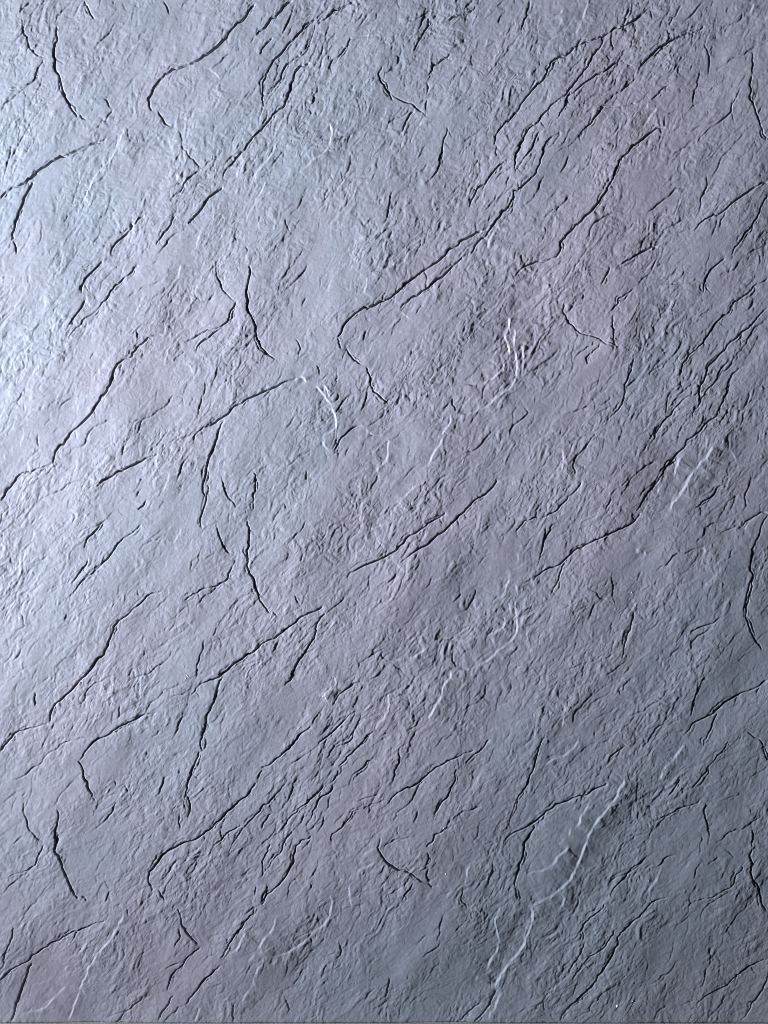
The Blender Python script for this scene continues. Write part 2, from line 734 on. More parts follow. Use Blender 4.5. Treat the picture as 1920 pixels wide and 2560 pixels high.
1: 1100,1350 1000,1480 950,1590
2: 940,1510 930,1600 910,1650
3: 1515,1470 1470,1530 1400,1580 1355,1640
3: 1420,1545 1300,1590 1160,1655
2: 325,1560 280,1600 205,1650
3: 785,1610 720,1610 695,1655
1: 370,1040 460,1020
w3: 1650,380 1640,450 1610,510
w2: 1640,590 1650,650
w3: 1620,690 1600,750 1530,790 1480,810
w2: 1440,825 1370,825 1300,845 1230,830 1140,820
w3: 1125,880 1050,920 990,950 870,960
w3: 1659,840 1600,880 1560,905 1520,950 1460,980 1400,1015 1310,1030
w3: 1265,1025 1260,1075 1210,1130 1200,1200 1150,1280 1110,1365
w2: 850,1165 860,1200 855,1290 830,1340 790,1370 775,1425
w2: 710,1110 730,1145
w2: 515,1045 520,1110 470,1160 415,1190
w2: 420,1190 450,1240
w2: 430,1190 460,1220
w1: 760,110 790,190 850,250
w1: 890,320 960,380 1000,415
w1: 650,270 650,310
w2: 720,140 705,210 670,280
w2: 960,30 870,70 780,100 680,105
w1: 180,1490 185,1540
w1: 1065,10 1115,50
w1: 20,1580 65,1620
T 1280 1280
3: 275,15 200,35 110,50 60,80 25,125
4: 830,5 790,60 740,90
4: 740,90 650,130 580,165 500,200 400,250 350,300 310,340
3: 310,340 240,360 180,400 140,450
2: 130,430 50,460
3: 345,320 310,400 285,470 250,535
2: 630,150 590,200
2: 300,60 240,130 200,190
2: 220,90 205,190 185,280 165,345
1: 500,75 430,120
1: 990,100 930,120 850,150
2: 1480,70 1430,105 1330,120
3: 1659,5 1580,20 1510,60 1465,110
3: 1659,10 1620,70 1600,140 1570,200 1545,290 1535,370
3: 1530,370 1550,450 1530,560 1510,620 1508,685
3: 1520,680 1530,740 1570,830 1620,900
2: 1250,210 1170,240 1050,270
2: 1410,40 1270,80 1190,210
2: 1050,270 1000,340 930,400
1: 1430,230 1400,300 1370,330
1: 645,380 645,450 655,490 640,560
1: 655,500 650,560 675,610
1: 440,480 540,520 600,570 670,610
1: 720,460 650,480 600,520
1: 530,560 480,610 400,650
2: 560,570 520,620 485,700
1: 245,705 170,725 60,755
1: 830,380 810,450
3: 790,650 770,720 745,790 725,870 710,950
2: 640,910 570,970
1: 510,970 400,1005 330,1020
2: 750,940 690,1000 610,1060
1: 90,960 105,1020 40,1060 0,1100
1: 985,690 920,740 870,780
1: 970,560 990,660
1: 1010,580 1040,630
3: 1350,680 1300,720 1230,740 1150,770
2: 1300,740 1200,800 1155,850 1150,910
1: 1510,750 1440,800 1380,880 1300,970
1: 1290,990 1230,1090 1180,1180
2: 1205,1080 1200,1150 1180,1210 1165,1290 1150,1330
1: 1120,850 1040,910 980,960
2: 1060,1150 1000,1155 960,1215 900,1245 850,1295
2: 850,1295 790,1310 740,1330
1: 990,1100 900,1120
4: 1659,1095 1580,1140 1490,1170 1400,1220 1340,1270 1300,1310
3: 1300,1310 1230,1340 1170,1370 1120,1435
2: 1130,1410 1060,1430 990,1440
3: 1330,1300 1300,1370 1270,1440 1240,1520
2: 1610,1130 1570,1180
2: 1080,1350 960,1380 910,1440 840,1520
1: 830,1310 760,1370 700,1420
2: 540,1145 480,1220 400,1310 390,1370
1: 490,1230 420,1300
2: 210,1250 190,1310
1: 370,1200 380,1230
1: 740,1140 695,1160 700,1200
1: 880,1030 850,1060
3: 215,1440 185,1490 160,1570 140,1659
3: 735,1515 680,1550 630,1590 620,1640
1: 640,1480 510,1500
2: 1400,1480 1370,1540 1300,1620 1265,1655
2: 1525,1425 1610,1480
3: 1615,1490 1630,1550 1655,1615
1: 1600,1560 1500,1650
1: 1640,545 1600,590
1: 145,1370 150,1410
w3: 10,560 25,640 35,720 30,780 0,830
w1: 95,540 75,600 70,690 55,750
w2: 20,470 30,520
w2: 440,1470 400,1530 340,1580 220,1620
w3: 1125,1495 1070,1570 990,1655
w2: 805,230 815,275
w2: 855,250 870,280
w2: 840,215 805,240
w2: 1240,220 1220,330
w1: 1080,180 950,190
w1: 1040,140 1015,165
w1: 995,470 940,540 905,575
w1: 955,575 910,590
w1: 1090,950 1130,1000 1125,1030
w2: 355,1220 330,1330 320,1400
w1: 1080,660 1040,720 1020,770
w1: 380,560 360,640
w2: 1005,0 970,45
w1: 70,200 30,360
T 0 1920
4: 525,0 540,60 570,130 600,195
2: 600,195 620,215
2: 205,0 165,45 70,80
1: 120,150 60,190 0,240
2: 170,145 140,190
2: 490,75 440,120 380,190 350,250
2: 165,215 150,270 180,350 190,400 235,450 290,485
4: 370,270 375,350 355,410 365,470 350,540
4: 350,540 390,600 410,670 440,740 470,800 510,850
2: 440,575 410,620
3: 525,830 560,870
3: 290,490 250,560 230,630
2: 230,630 180,660 100,685 0,730
2: 190,660 130,710 50,770 28,820
1: 290,575 235,610
2: 155,435 110,470 75,495
1: 50,460 0,510
2: 765,210 730,280 690,330 610,395
3: 1245,0 1215,90 1200,170
3: 1205,170 1225,220 1230,260 1210,325
2: 1205,180 1205,280
3: 1165,295 1155,350 1165,405
2: 1090,40 1050,110 1005,190
1: 1025,260 1005,330
2: 740,80 750,120
2: 795,95 830,165
1: 840,170 810,210
1: 375,700 310,760 250,840 200,890 150,970
2: 85,1010 85,1090 55,1150 30,1270 0,1310
1: 150,970 80,1100
2: 380,990 350,1020
3: 685,985 600,1010 530,1040 420,1085 330,1130 240,1195 180,1250
3: 180,1250 100,1285 40,1330 0,1380
2: 540,1035 490,1070 465,1120
4: 210,1260 175,1330 145,1410 115,1500 90,1590 80,1640
2: 75,1620 68,1650
2: 675,725 715,790
2: 735,790 690,840 690,880
1: 610,700 630,745
2: 815,895 835,970
1: 745,460 730,500
1: 650,440 610,510
4: 1659,90 1600,180
4: 1600,185 1520,240 1440,320 1370,390 1270,460
4: 1270,460 1170,490 1090,530 1030,590 990,650 955,710
1: 980,610 1040,550 1130,500
3: 955,715 985,800
3: 1020,790 1065,870
3: 1145,910 1170,960 1175,1020 1210,1070 1285,1150
2: 1170,1030 1120,1170
3: 1560,365 1530,390 1450,440 1430,470
2: 1430,475 1370,505
2: 1659,300 1600,360 1510,480 1470,560
2: 1659,640 1620,650 1560,710
1: 1130,650 1135,740
3: 1659,760 1655,830
3: 1659,900 1590,990 1520,1080 1430,1230
2: 1650,890 1590,950
2: 1560,1040 1480,1090 1445,1150
3: 1300,1155 1240,1205 1200,1240
2: 1200,1245 1130,1270 1065,1300
3: 1210,1230 1170,1290 1110,1340 1095,1390
2: 1095,1400 1085,1450
4: 1435,1270 1370,1330 1310,1380 1280,1430 1200,1530
2: 1200,1530 1110,1590 1050,1659
3: 1125,1465 1090,1530 1040,1590 1020,1640
3: 930,1470 860,1540 800,1590 740,1655
2: 830,1560 760,1590 680,1620
1: 945,970 945,1010
1: 1040,940 1040,1000
2: 1525,1520 1505,1590 1510,1650
1: 720,1420 740,1460
1: 1440,1070 1370,1090 1340,1120
w3: 805,940 760,1030 720,1110 660,1170 610,1240 560,1340 530,1400 500,1490 460,1600 430,1650
w2: 570,1110 540,1160 510,1220
w2: 440,1400 390,1450 340,1500 280,1560 160,1590
w1: 445,1270 430,1330
w2: 1310,1540 1280,1600 1260,1655
w2: 1600,1050 1560,1120 1535,1180 1530,1210
w2: 1659,1190 1610,1260
w2: 1650,1320 1640,1400 1590,1470 1570,1530
w1: 1100,460 1160,480
w1: 1390,530 1460,585
T 640 1920
2: 35,0 0,80
3: 190,95 150,150 100,200 0,300
2: 330,0 260,70 240,100
2: 245,100 220,190 150,280
3: 440,110 400,160 320,230 230,310 110,450
3: 535,10 500,80 490,100
3: 510,110 460,170 410,190
2: 400,195 370,280 320,380
3: 105,290 60,340 30,395
3: 240,410 180,480 160,550
4: 360,440 290,470 255,510 240,570 215,650 180,720
3: 180,725 110,790 30,890
3: 90,490 55,570 40,650 40,710
2: 160,550 100,610 55,680
2: 75,760 65,820 30,880
2: 265,710 210,770 200,850
2: 400,590 370,690 340,730
2: 345,740 360,770 330,810
2: 440,310 430,370 390,430
3: 620,270 590,340 550,390 490,430 480,470
2: 690,5 630,40 590,90
2: 900,0 890,70 870,130
4: 1165,5 1100,50 1050,95 1010,120
3: 1010,120 930,150 880,190 850,235
2: 840,200 780,230 720,250
2: 720,245 630,275
2: 1080,60 1040,140 1005,220
2: 800,165 720,190 650,210
3: 1305,0 1290,80 1250,160 1200,220 1155,305
2: 990,220 910,290 880,350
2: 1050,260 1020,360
2: 920,370 925,440
3: 1265,375 1220,395 1150,430 1145,470 1100,510
2: 1460,240 1400,270 1320,290 1270,340
3: 810,450 795,500 785,515
4: 785,515 820,580 860,625
3: 860,625 920,660 1000,680 1050,720 1140,780
2: 840,600 875,660
2: 1000,440 900,460 840,490 825,540
3: 1110,540 1115,590 1100,630
2: 1120,640 1100,700 1130,750
2: 1120,630 1060,660
2: 995,700 980,740 920,780 850,825
3: 1020,740 975,800 945,865
1: 695,880 610,900 520,915
2: 1215,940 1190,1010 1190,1070 1170,1130
2: 1200,1120 1140,1180 1070,1230
2: 1110,1070 1030,1140
1: 920,1140 830,1180
2: 540,1120 555,1190 500,1250
1: 600,1130 560,1180
2: 460,1260 440,1300 425,1370
2: 320,1300 270,1370 240,1420
1: 390,1330 300,1360
2: 770,1420 700,1510
2: 865,1350 850,1430 835,1500
1: 890,1470 830,1520 750,1590
2: 200,1490 215,1560 200,1610
1: 260,1500 230,1540
1: 180,1460 190,1500
1: 660,1505 570,1530 500,1550
1: 990,1330 950,1380
2: 1340,770 1325,860
3: 1340,870 1365,910
2: 1540,640 1510,720 1480,780
1: 1390,1100 1350,1140 1250,1160
2: 1659,270 1635,370 1620,400
2: 1659,430 1610,470 1600,500
1: 1590,480 1470,500
2: 1560,1430 1510,1500
3: 1470,1520 1390,1570 1295,1645
4: 1550,1440 1510,1540 1460,1600 1410,1640
2: 240,990 265,1010
2: 350,1100 360,1140
1: 1170,1510 1200,1550
1: 1280,560 1275,620
w2: 610,745 612,890
w3: 480,820 490,900 475,970 440,1020 380,1060 330,1110 270,1160 200,1200 100,1220
w3: 135,965 110,1040 50,1110 0,1170
w2: 50,1220 45,1260 0,1330
w2: 775,515 690,570
w2: 785,600 720,640 650,660
w2: 325,1020 290,1045 230,1050
w3: 1590,880 1560,960 1545,980 1560,1060 1575,1110 1560,1190 1510,1270 1490,1340
w4: 1659,1235 1610,1310 1570,1380 1530,1420
w3: 1600,1450 1560,1520 1515,1590 1515,1640
w2: 1385,610 1365,680 1365,730
w2: 1415,870 1380,910
w1: 1440,1340 1425,1390
w1: 1265,380 1280,430
w1: 1140,790 1100,850
w1: 850,720 825,810
w1: 990,460 950,540
w1: 1220,390 1180,410
T 1280 1920
3: 135,5 105,70 95,110
2: 95,110 40,180 10,260
1: 25,130 10,200
4: 620,95 530,135 430,180 330,220 250,265 190,310 140,350
3: 140,350 90,385 0,425
2: 430,190 400,240
4: 150,370 110,440 75,530 45,630 20,720 20,770
2: 25,770 45,800 40,860
2: 15,770 30,860
2: 750,10 750,50 770,90
3: 1090,70 1060,120 1015,185
3: 1265,5 1210,80 1160,130
1: 1160,130 1080,190
2: 1250,190 1200,230
3: 1200,230 1100,255 1040,290 970,320 920,355
2: 1010,310 960,350 910,410
1: 1480,150 1470,180 1390,200 1340,230
2: 1540,250 1550,290 1540,310
2: 1280,200 1240,280 1265,360 1280,440 1270,510
1: 1600,260 1580,310 1560,340
2: 1659,310 1570,340 1490,400 1410,410 1320,490
2: 1550,370 1560,450 1550,520
4: 1550,520 1535,570 1555,620 1540,680
4: 1540,680 1590,760 1605,830 1650,930
2: 1630,720 1600,770
3: 1490,630 1450,690 1420,770
2: 1420,770 1340,810 1220,850 1140,890
2: 1400,790 1320,850 1240,910 1220,970
1: 1490,720 1430,760
1: 1230,430 1215,500 1210,570
2: 1235,600 1190,650 1178,720
2: 1345,575 1260,630
1: 1370,520 1440,590
3: 880,565 820,620 750,680
2: 750,680 700,700 620,730
3: 750,690 700,740 650,790 635,850
2: 1065,570 1010,570 960,630 900,660
1: 930,600 830,660
3: 595,875 560,930 460,1010 440,1060
2: 575,900 500,930 430,960 420,1000
2: 445,1060 430,1130
3: 665,1040 620,1120 550,1190
2: 550,1200 460,1260 405,1330
3: 475,1130 440,1200 390,1270 365,1320
1: 360,1320 250,1430
3: 1010,840 940,850 880,890 820,960 740,1030 695,1070
4: 695,1070 680,1140 640,1220 590,1300 530,1390 450,1470
4: 450,1470 360,1550 320,1600 310,1640
2: 740,1390 650,1410 570,1460 510,1530 500,1580
1: 500,1580 430,1600 390,1640
2: 1085,1245 1060,1255 1030,1310 970,1340 920,1390
1: 920,1390 800,1430
1: 1570,850 1500,910 1430,990 1370,1080
1: 1365,1090 1340,1170 1290,1230
2: 1285,1160 1285,1230 1255,1300 1240,1380 1230,1425
1: 1200,920 1120,980 1050,1050
3: 1659,1225 1580,1260 1490,1310 1420,1370 1390,1410
3: 1390,1410 1310,1440 1240,1480 1195,1540
2: 1200,1500 1090,1540
2: 1400,1430 1355,1530
1: 1350,1540 1240,1640
3: 1659,1310 1630,1410 1580,1490 1540,1560 1480,1640
2: 1010,1530 920,1640
1: 820,1480 770,1520 720,1550
1: 1040,1190 970,1215
2: 205,1500 205,1580
1: 110,1580 70,1630
w4: 730,60 690,140 660,210 600,280 550,340 510,410 490,450
w4: 490,450 465,520 440,590 410,660 380,720
w3: 380,720 330,770 280,810 230,840 180,870 120,890
w4: 120,890 135,940 125,1020 90,1100 60,1170 0,1240
w3: 505,190 490,250 445,310 440,350
w2: 440,350 410,390
w2: 380,380 365,440
w3: 375,505 310,560 275,610
w2: 275,610 210,660 90,695
w3: 345,820 330,880 300,940
w3: 990,5 970,50 955,85
w2: 1555,60 1540,110 1510,150
w1: 1275,145 1255,180
w2: 970,640 940,720 890,780 890,830
w1: 840,460 780,510
w1: 390,730 400,760
w1: 1195,1050 1205,1110
w1: 330,1370 200,1470
"""
K = 640.0 / 1659.0
raw = []
ox = oy = 0
for line in STROKES.strip().splitlines():
    if line.startswith('T'):
        _, a, b = line.split(); ox, oy = float(a), float(b); continue
    k, pts = line.split(':')
    white = k.startswith('w')
    w = float(k.lstrip('w'))
    P = [tuple(float(v) for v in p.split(',')) for p in pts.split()]
    P = [(ox + x * K, oy + y * K) for x, y in P]
    raw.append([white, P, [w] * len(P)])

# strokes that run on from one another become one fissure
def dirv(a, b):
    d = (b[0] - a[0], b[1] - a[1]); l = math.hypot(*d) + 1e-6
    return d[0] / l, d[1] / l
merged = True
while merged:
    merged = False
    for i in range(len(raw)):
        if raw[i] is None: continue
        best = None
        for j in range(len(raw)):
            if j == i or raw[j] is None or raw[j][0] != raw[i][0]: continue
            for rev in (False, True):
                P = raw[i][1]; Q = raw[j][1][::-1] if rev else raw[j][1]
                dist = math.hypot(P[-1][0] - Q[0][0], P[-1][1] - Q[0][1])
                if dist > 7: continue
                wq = raw[j][2][::-1] if rev else raw[j][2]
                if abs(raw[i][2][-1] - wq[0]) > 1: continue
                d1 = dirv(P[-2], P[-1]); d2 = dirv(Q[0], Q[1])
                dot = d1[0] * d2[0] + d1[1] * d2[1]
                if dot < 0.45: continue
                if best is None or dot > best[0]: best = (dot, j, Q, wq)
        if best:
            _, j, Q, wq = best
            raw[i][1] = raw[i][1] + Q[1:]; raw[i][2] = raw[i][2] + wq[1:]
            raw[j] = None; merged = True
raw = [r for r in raw if r]

def refine(P, W, jag):
    """round the traced corners a little, then break the line up into ragged short pieces"""
    P = np.array(P); W = np.array(W, float)
    for _ in range(1):
        if len(P) > 2:
            a = 0.88 * P[:-1] + 0.12 * P[1:]; b = 0.12 * P[:-1] + 0.88 * P[1:]
            wa = 0.88 * W[:-1] + 0.12 * W[1:]; wb = 0.12 * W[:-1] + 0.88 * W[1:]
            Q = np.empty((2 * len(a), 2)); Q[0::2] = a; Q[1::2] = b
            w2 = np.empty(2 * len(a)); w2[0::2] = wa; w2[1::2] = wb
            Q[0] = P[0]; Q[-1] = P[-1]; P, W = Q, w2
    while True:
        seg = np.hypot(*(P[1:] - P[:-1]).T)
        if seg.max() < 9 or len(P) > 600: break
        out = [P[0]]; ow = [W[0]]
        for i in range(len(seg)):
            if seg[i] >= 9:
                d = (P[i + 1] - P[i]); n = np.array([-d[1], d[0]])
                out.append((P[i] + P[i + 1]) / 2 + n * rng.normal(0, jag)); ow.append((W[i] + W[i + 1]) / 2)
            out.append(P[i + 1]); ow.append(W[i + 1])
        P = np.array(out); W = np.array(ow)
    return P, W

def field(P, W, reach):
    """signed distance, weight and arc position around a polyline, in a window of the grid"""
    lo = P.min(0) - reach; hi = P.max(0) + reach
    i0 = max(0, int((lo[0] - X0) / STEP)); i1 = min(NX, int((hi[0] - X0) / STEP) + 2)
    j0 = max(0, int((lo[1] - Y0) / SY)); j1 = min(NY, int((hi[1] - Y0) / SY) + 2)
    if i1 - i0 < 2 or j1 - j0 < 2: return None
    D = np.full((j1 - j0, i1 - i0), 1e6); SG = np.zeros_like(D); WT = np.zeros_like(D); AR = np.zeros_like(D)
    seg = P[1:] - P[:-1]; L = np.hypot(*seg.T) + 1e-9
    arc = np.concatenate([[0], np.cumsum(L)])
    for k in range(len(seg)):
        a, d, l = P[k], seg[k], L[k]
        ax0 = max(i0, int((min(a[0], a[0] + d[0]) - reach - X0) / STEP)); ax1 = min(i1, int((max(a[0], a[0] + d[0]) + reach - X0) / STEP) + 2)
        ay0 = max(j0, int((min(a[1], a[1] + d[1]) - reach - Y0) / SY)); ay1 = min(j1, int((max(a[1], a[1] + d[1]) + reach - Y0) / SY) + 2)
        if ax1 <= ax0 or ay1 <= ay0: continue
        qx = gx[None, ax0:ax1] - a[0]; qy = gy[ay0:ay1, None] - a[1]
        t = np.clip((qx * d[0] + qy * d[1]) / (l * l), 0, 1)
        dist = np.hypot(qx - t * d[0], qy - t * d[1])
        s = (slice(ay0 - j0, ay1 - j0), slice(ax0 - i0, ax1 - i0))
        near = dist < D[s]
        cr = qy * d[0] - qx * d[1]                   # > 0: to the right-hand side of travel (y down)
        D[s] = np.where(near, dist, D[s])
        SG[s] = np.where(near, np.sign(cr), SG[s])
        WT[s] = np.where(near, W[k] + t * (W[k + 1] - W[k]), WT[s])
        AR[s] = np.where(near, arc[k] + t * l, AR[s])
    return (slice(j0, j1), slice(i0, i1)), D, SG, WT, AR, arc[-1]

LDX, LDY = 1.0, 0.34                                 # the way the light travels across the panel
def low_side(P):
    seg = P[1:] - P[:-1]
    s = np.sum(-seg[:, 1] * LDX + seg[:, 0] * LDY)   # right-hand normal (y down) is (-dy, dx)
    return 1.0 if s > 0 else -1.0

def smooth01(t):
    t = np.clip(t, 0, 1); return t * t * (3 - 2 * t)

DARK_A = [0, 0.95, 1.35, 1.65, 2.1]
DARK_G = [0, 1.1, 2.3, 4.9, 7.8]
LITE_A = [0, 1.35, 2.5, 3.8, 5.0]
idx = [0, 1, 2, 3, 4]
part_id = np.zeros((NY, NX), np.int16)               # which fissure or ridge a grid point belongs to
part_d = np.full((NY, NX), 1e6)
parts = []                                           # (name, label)

def stamp_dark(P, W, lw=1.0, keep=None, lh=26.0, ll=30.0):
    global H
    wmax = float(np.max(W))
    reach = min(14 + 16 * min(wmax, 3), 2.6 * max(lh, ll) + 4)
    f = field(P, W, reach)
    if f is None: return
    sl, D, SG, WT, AR, LT = f
    side = low_side(P)
    d = D * SG * side                                # > 0 on the low side
    tl = min(70, 0.40 * LT); te = min(7, 0.2 * LT); ed = np.minimum(AR, LT - AR)
    tap = (0.48 + 0.52 * smooth01(ed / tl)) * np.clip(ed / te, 0, 1)
    ph = rng.uniform(0, 6.28, 3)
    vary = 0.82 + 0.20 * np.sin(AR / 17 + ph[0]) + 0.13 * np.sin(AR / 7.3 + ph[1]) + 0.14 * np.sin(AR / 41 + ph[2])
    lw = lw * (0.65 + 0.35 * min(1.0, max(0.0, (LT - 15) / 35)))
    A = np.interp(WT, idx, DARK_A) * tap * vary * lw
    G = np.interp(WT, idx, DARK_G) * tap * np.clip(vary, 0.5, 2) * lw
    fade = 1 - smooth01((D - 0.55 * reach) / (0.45 * reach))
    hw = 1.3
    up = np.exp(np.minimum(d, 0) / lh); dn = np.exp(-np.maximum(d, 0) / ll)
    step = np.where(d < -hw, 0.42 * up, np.where(d > hw, -0.58 * dn, -0.08 - 0.5 * d / hw))
    h = A * step * fade
    gw = 1.25 + 0.30 * np.maximum(WT - 2, 0)
    h -= G * np.exp(-((d - 0.6 * gw) / gw) ** 2)
    H[sl] += h
    if keep is not None:
        claim(sl, d, WT, tap, keep, -2.6, 5.0)

def stamp_lite(P, W, lw=1.0, keep=None, ln=26.0):
    global H
    wmax = float(np.max(W))
    reach = min(16 + 12 * min(wmax, 3), 2.6 * ln + 5)
    f = field(P, W, reach)
    if f is None: return
    sl, D, SG, WT, AR, LT = f
    side = low_side(P)
    d = D * SG * side                                # > 0 away from the window: the high side here
    tap = smooth01(AR / min(16, 0.4 * LT)) * smooth01((LT - AR) / min(16, 0.4 * LT))
    ph = rng.uniform(0, 6.28, 2)
    vary = np.clip(0.80 + 0.32 * np.sin(AR / 6.1 + ph[0]) + 0.30 * np.sin(AR / 15 + ph[1]), 0.3, 1.5)
    A = np.interp(WT, idx, LITE_A) * tap * vary * lw
    hw = 1.0 + 0.04 * WT
    fade = 1 - smooth01((D - 0.5 * reach) / (0.5 * reach))
    up = np.exp(-np.maximum(d - hw, 0) / ln); dn = np.exp(np.minimum(d + hw, 0) / ln)
    step = np.where(d > hw, 0.55 * up, np.where(d < -hw, -0.45 * dn, 0.05 + 0.5 * d / hw))
    H[sl] += A * step * fade
    if keep is not None:
        claim(sl, d, WT, tap, keep, -3.6, 3.6)

def claim(sl, d, WT, tap, pid, a, b):
    m = (d > a) & (d < b) & (tap > 0.02) & (np.abs(d) < part_d[sl])
    part_id[sl] = np.where(m, pid, part_id[sl])
    part_d[sl] = np.where(m, np.abs(d), part_d[sl])

# short creases that nobody could trace, over the crumpled zones
for n in range(26000):
    x = rng.uniform(X0, X1); y = rng.uniform(Y0, Y1)
    i = int((x - X0) / STEP); j = min(NY - 1, int((y - Y0) / SY))
    if rng.uniform() > rough[j, i] * 1.15: continue
    L = float(np.clip(rng.lognormal(2.75, 0.55), 8, 80)); dec = 5 + 0.25 * L
    a = ANG + rng.normal(0, 0.34)
    if rng.uniform() < 0.10: a = rng.uniform(0, math.pi)
    bend = rng.normal(0, 0.9)
    k = max(3, int(L / 8)); pts = [(x, y)]
    for s in range(k):
        aa = a + bend * (s / k - 0.5) + rng.normal(0, 0.22)
        pts.append((pts[-1][0] + math.cos(aa) * L / k, pts[-1][1] - math.sin(aa) * L / k))
    P = np.array(pts); w = float(np.clip(rng.lognormal(-0.85, 0.42), 0.12, 0.85))
    if rng.uniform() < 0.30: stamp_lite(P, np.full(len(P), w * 0.9), 0.85, None, dec)
    else: stamp_dark(P, np.full(len(P), w), 0.9, None, dec, dec)

# longer hairlines that follow the cleft, thicker in the bundles where many sheets end together
def hairline(x, y, L, w, lw, spread):
    a = ANG + rng.normal(0, spread); k = max(3, int(L / 8)); pts = [(x, y)]
    for s in range(k):
        a += rng.normal(0, 0.13) + 0.06 * (ANG - a); aa = a + rng.normal(0, 0.22)
        pts.append((pts[-1][0] + math.cos(aa) * L / k, pts[-1][1] - math.sin(aa) * L / k))
    P = np.array(pts)
    if rng.uniform() < 0.2: stamp_lite(P, np.full(len(P), w), 0.75 * lw, None, 12)
    else: stamp_dark(P, np.full(len(P), w), 0.85 * lw, None, 11, 11)
for n in range(2300):
    hairline(rng.uniform(X0, X1), rng.uniform(Y0, Y1), float(np.clip(rng.lognormal(4.0, 0.45), 30, 150)), rng.uniform(0.35, 1.0), 1.0, 0.16)
for bx, by, bl, bw, bn in ((740, 170, 240, 75, 60), (740, 2060, 260, 80, 70), (1700, 980, 260, 70, 60), (1440, 290, 280, 60, 45),
                           (830, 1880, 200, 50, 35), (960, 820, 130, 60, 30), (960, 1450, 130, 60, 25), (1500, 1760, 220, 60, 30),
                           (1420, 2420, 200, 60, 25), (420, 2150, 120, 60, 25), (1180, 560, 240, 50, 30)):
    for n in range(bn):
        u = rng.normal(0, 0.55) * bl; v = rng.normal(0, 0.6) * bw
        hairline(bx + u * UX + v * VX, by + u * UY + v * VY, rng.uniform(25, 95), rng.uniform(0.8, 1.7), 0.9, 0.14)

for white, P, W in sorted(raw, key=lambda r: max(r[2])):
    P2, W2 = refine(P, W, 0.085 if not white else 0.065)
    big = (max(W) >= 3 and not white) or (white and max(W) >= 2)
    L = float(np.sum(np.hypot(*(P2[1:] - P2[:-1]).T)))
    keep = None
    if big and L > 22:
        parts.append('ridge' if white else 'fissure'); keep = len(parts)
    (stamp_lite if white else stamp_dark)(P2, W2, 1.0, keep)
    if white and big:                                # fine side branches of the pale ridges
        for _ in range(1 + int(L / 45)):
            a = int(rng.uniform(1, len(P2) - 1)); d_ = P2[a] - P2[a - 1]; th = math.atan2(d_[1], d_[0])
            th += rng.choice([-1, 1]) * rng.uniform(0.3, 0.9); l = rng.uniform(12, 38); q_ = [P2[a]]
            for s in range(5):
                th += rng.normal(0, 0.3); q_.append(q_[-1] + np.array([math.cos(th), math.sin(th)]) * l / 5)
            stamp_lite(np.array(q_), np.linspace(1.3, 0.5, 6), 0.9, None, 8)
    if not white and big:                            # split lips beside the fissure and spurs running off it
        sd = low_side(P2)
        for _ in range(1 + int(L / 90)):
            n_ = len(P2); a = int(rng.uniform(0, n_ * 0.8)); b_ = min(n_, a + int(rng.uniform(4, 13)))
            if b_ - a < 4: continue
            tg = np.gradient(P2[a:b_], axis=0); tg /= np.hypot(*tg.T)[:, None] + 1e-6
            nr = np.stack([-tg[:, 1], tg[:, 0]], 1) * sd
            off = rng.uniform(5, 10) * (1 if rng.uniform() < 0.5 else -1)
            prof = np.sin(np.linspace(0.25, 2.9, b_ - a)) * off
            Q = P2[a:b_] + nr * prof[:, None] + rng.normal(0, 0.5, (b_ - a, 2))
            stamp_dark(Q, np.full(len(Q), rng.uniform(1.0, 2.1)), 0.8, None, 9, 9)
        for _ in range(int(L / 60)):
            a = int(rng.uniform(1, len(P2) - 1)); d_ = P2[a] - P2[a - 1]; th = math.atan2(d_[1], d_[0])
            th += sd * rng.uniform(0.35, 0.9); l = rng.uniform(12, 34)
            q = [P2[a]]
            for s in range(4):
                th += rng.normal(0, 0.25); q.append(q[-1] + np.array([math.cos(th), math.sin(th)]) * l / 4)
            stamp_dark(np.array(q), np.linspace(rng.uniform(1.2, 2.2), 0.6, 5), 0.8, None, 8, 8)

# the lower edge is sawn: the face rounds off into it
edge = np.clip((GY - (BOTTOM - 5)) / 5, 0, 1)
H -= 6.0 * edge ** 2

# ------------------------------------------------------------------ materials
def new_mat(name):
    m = bpy.data.materials.new(name); m.use_nodes = True
    nt = m.node_tree; b = nt.nodes['Principled BSDF']
    return m, nt, b

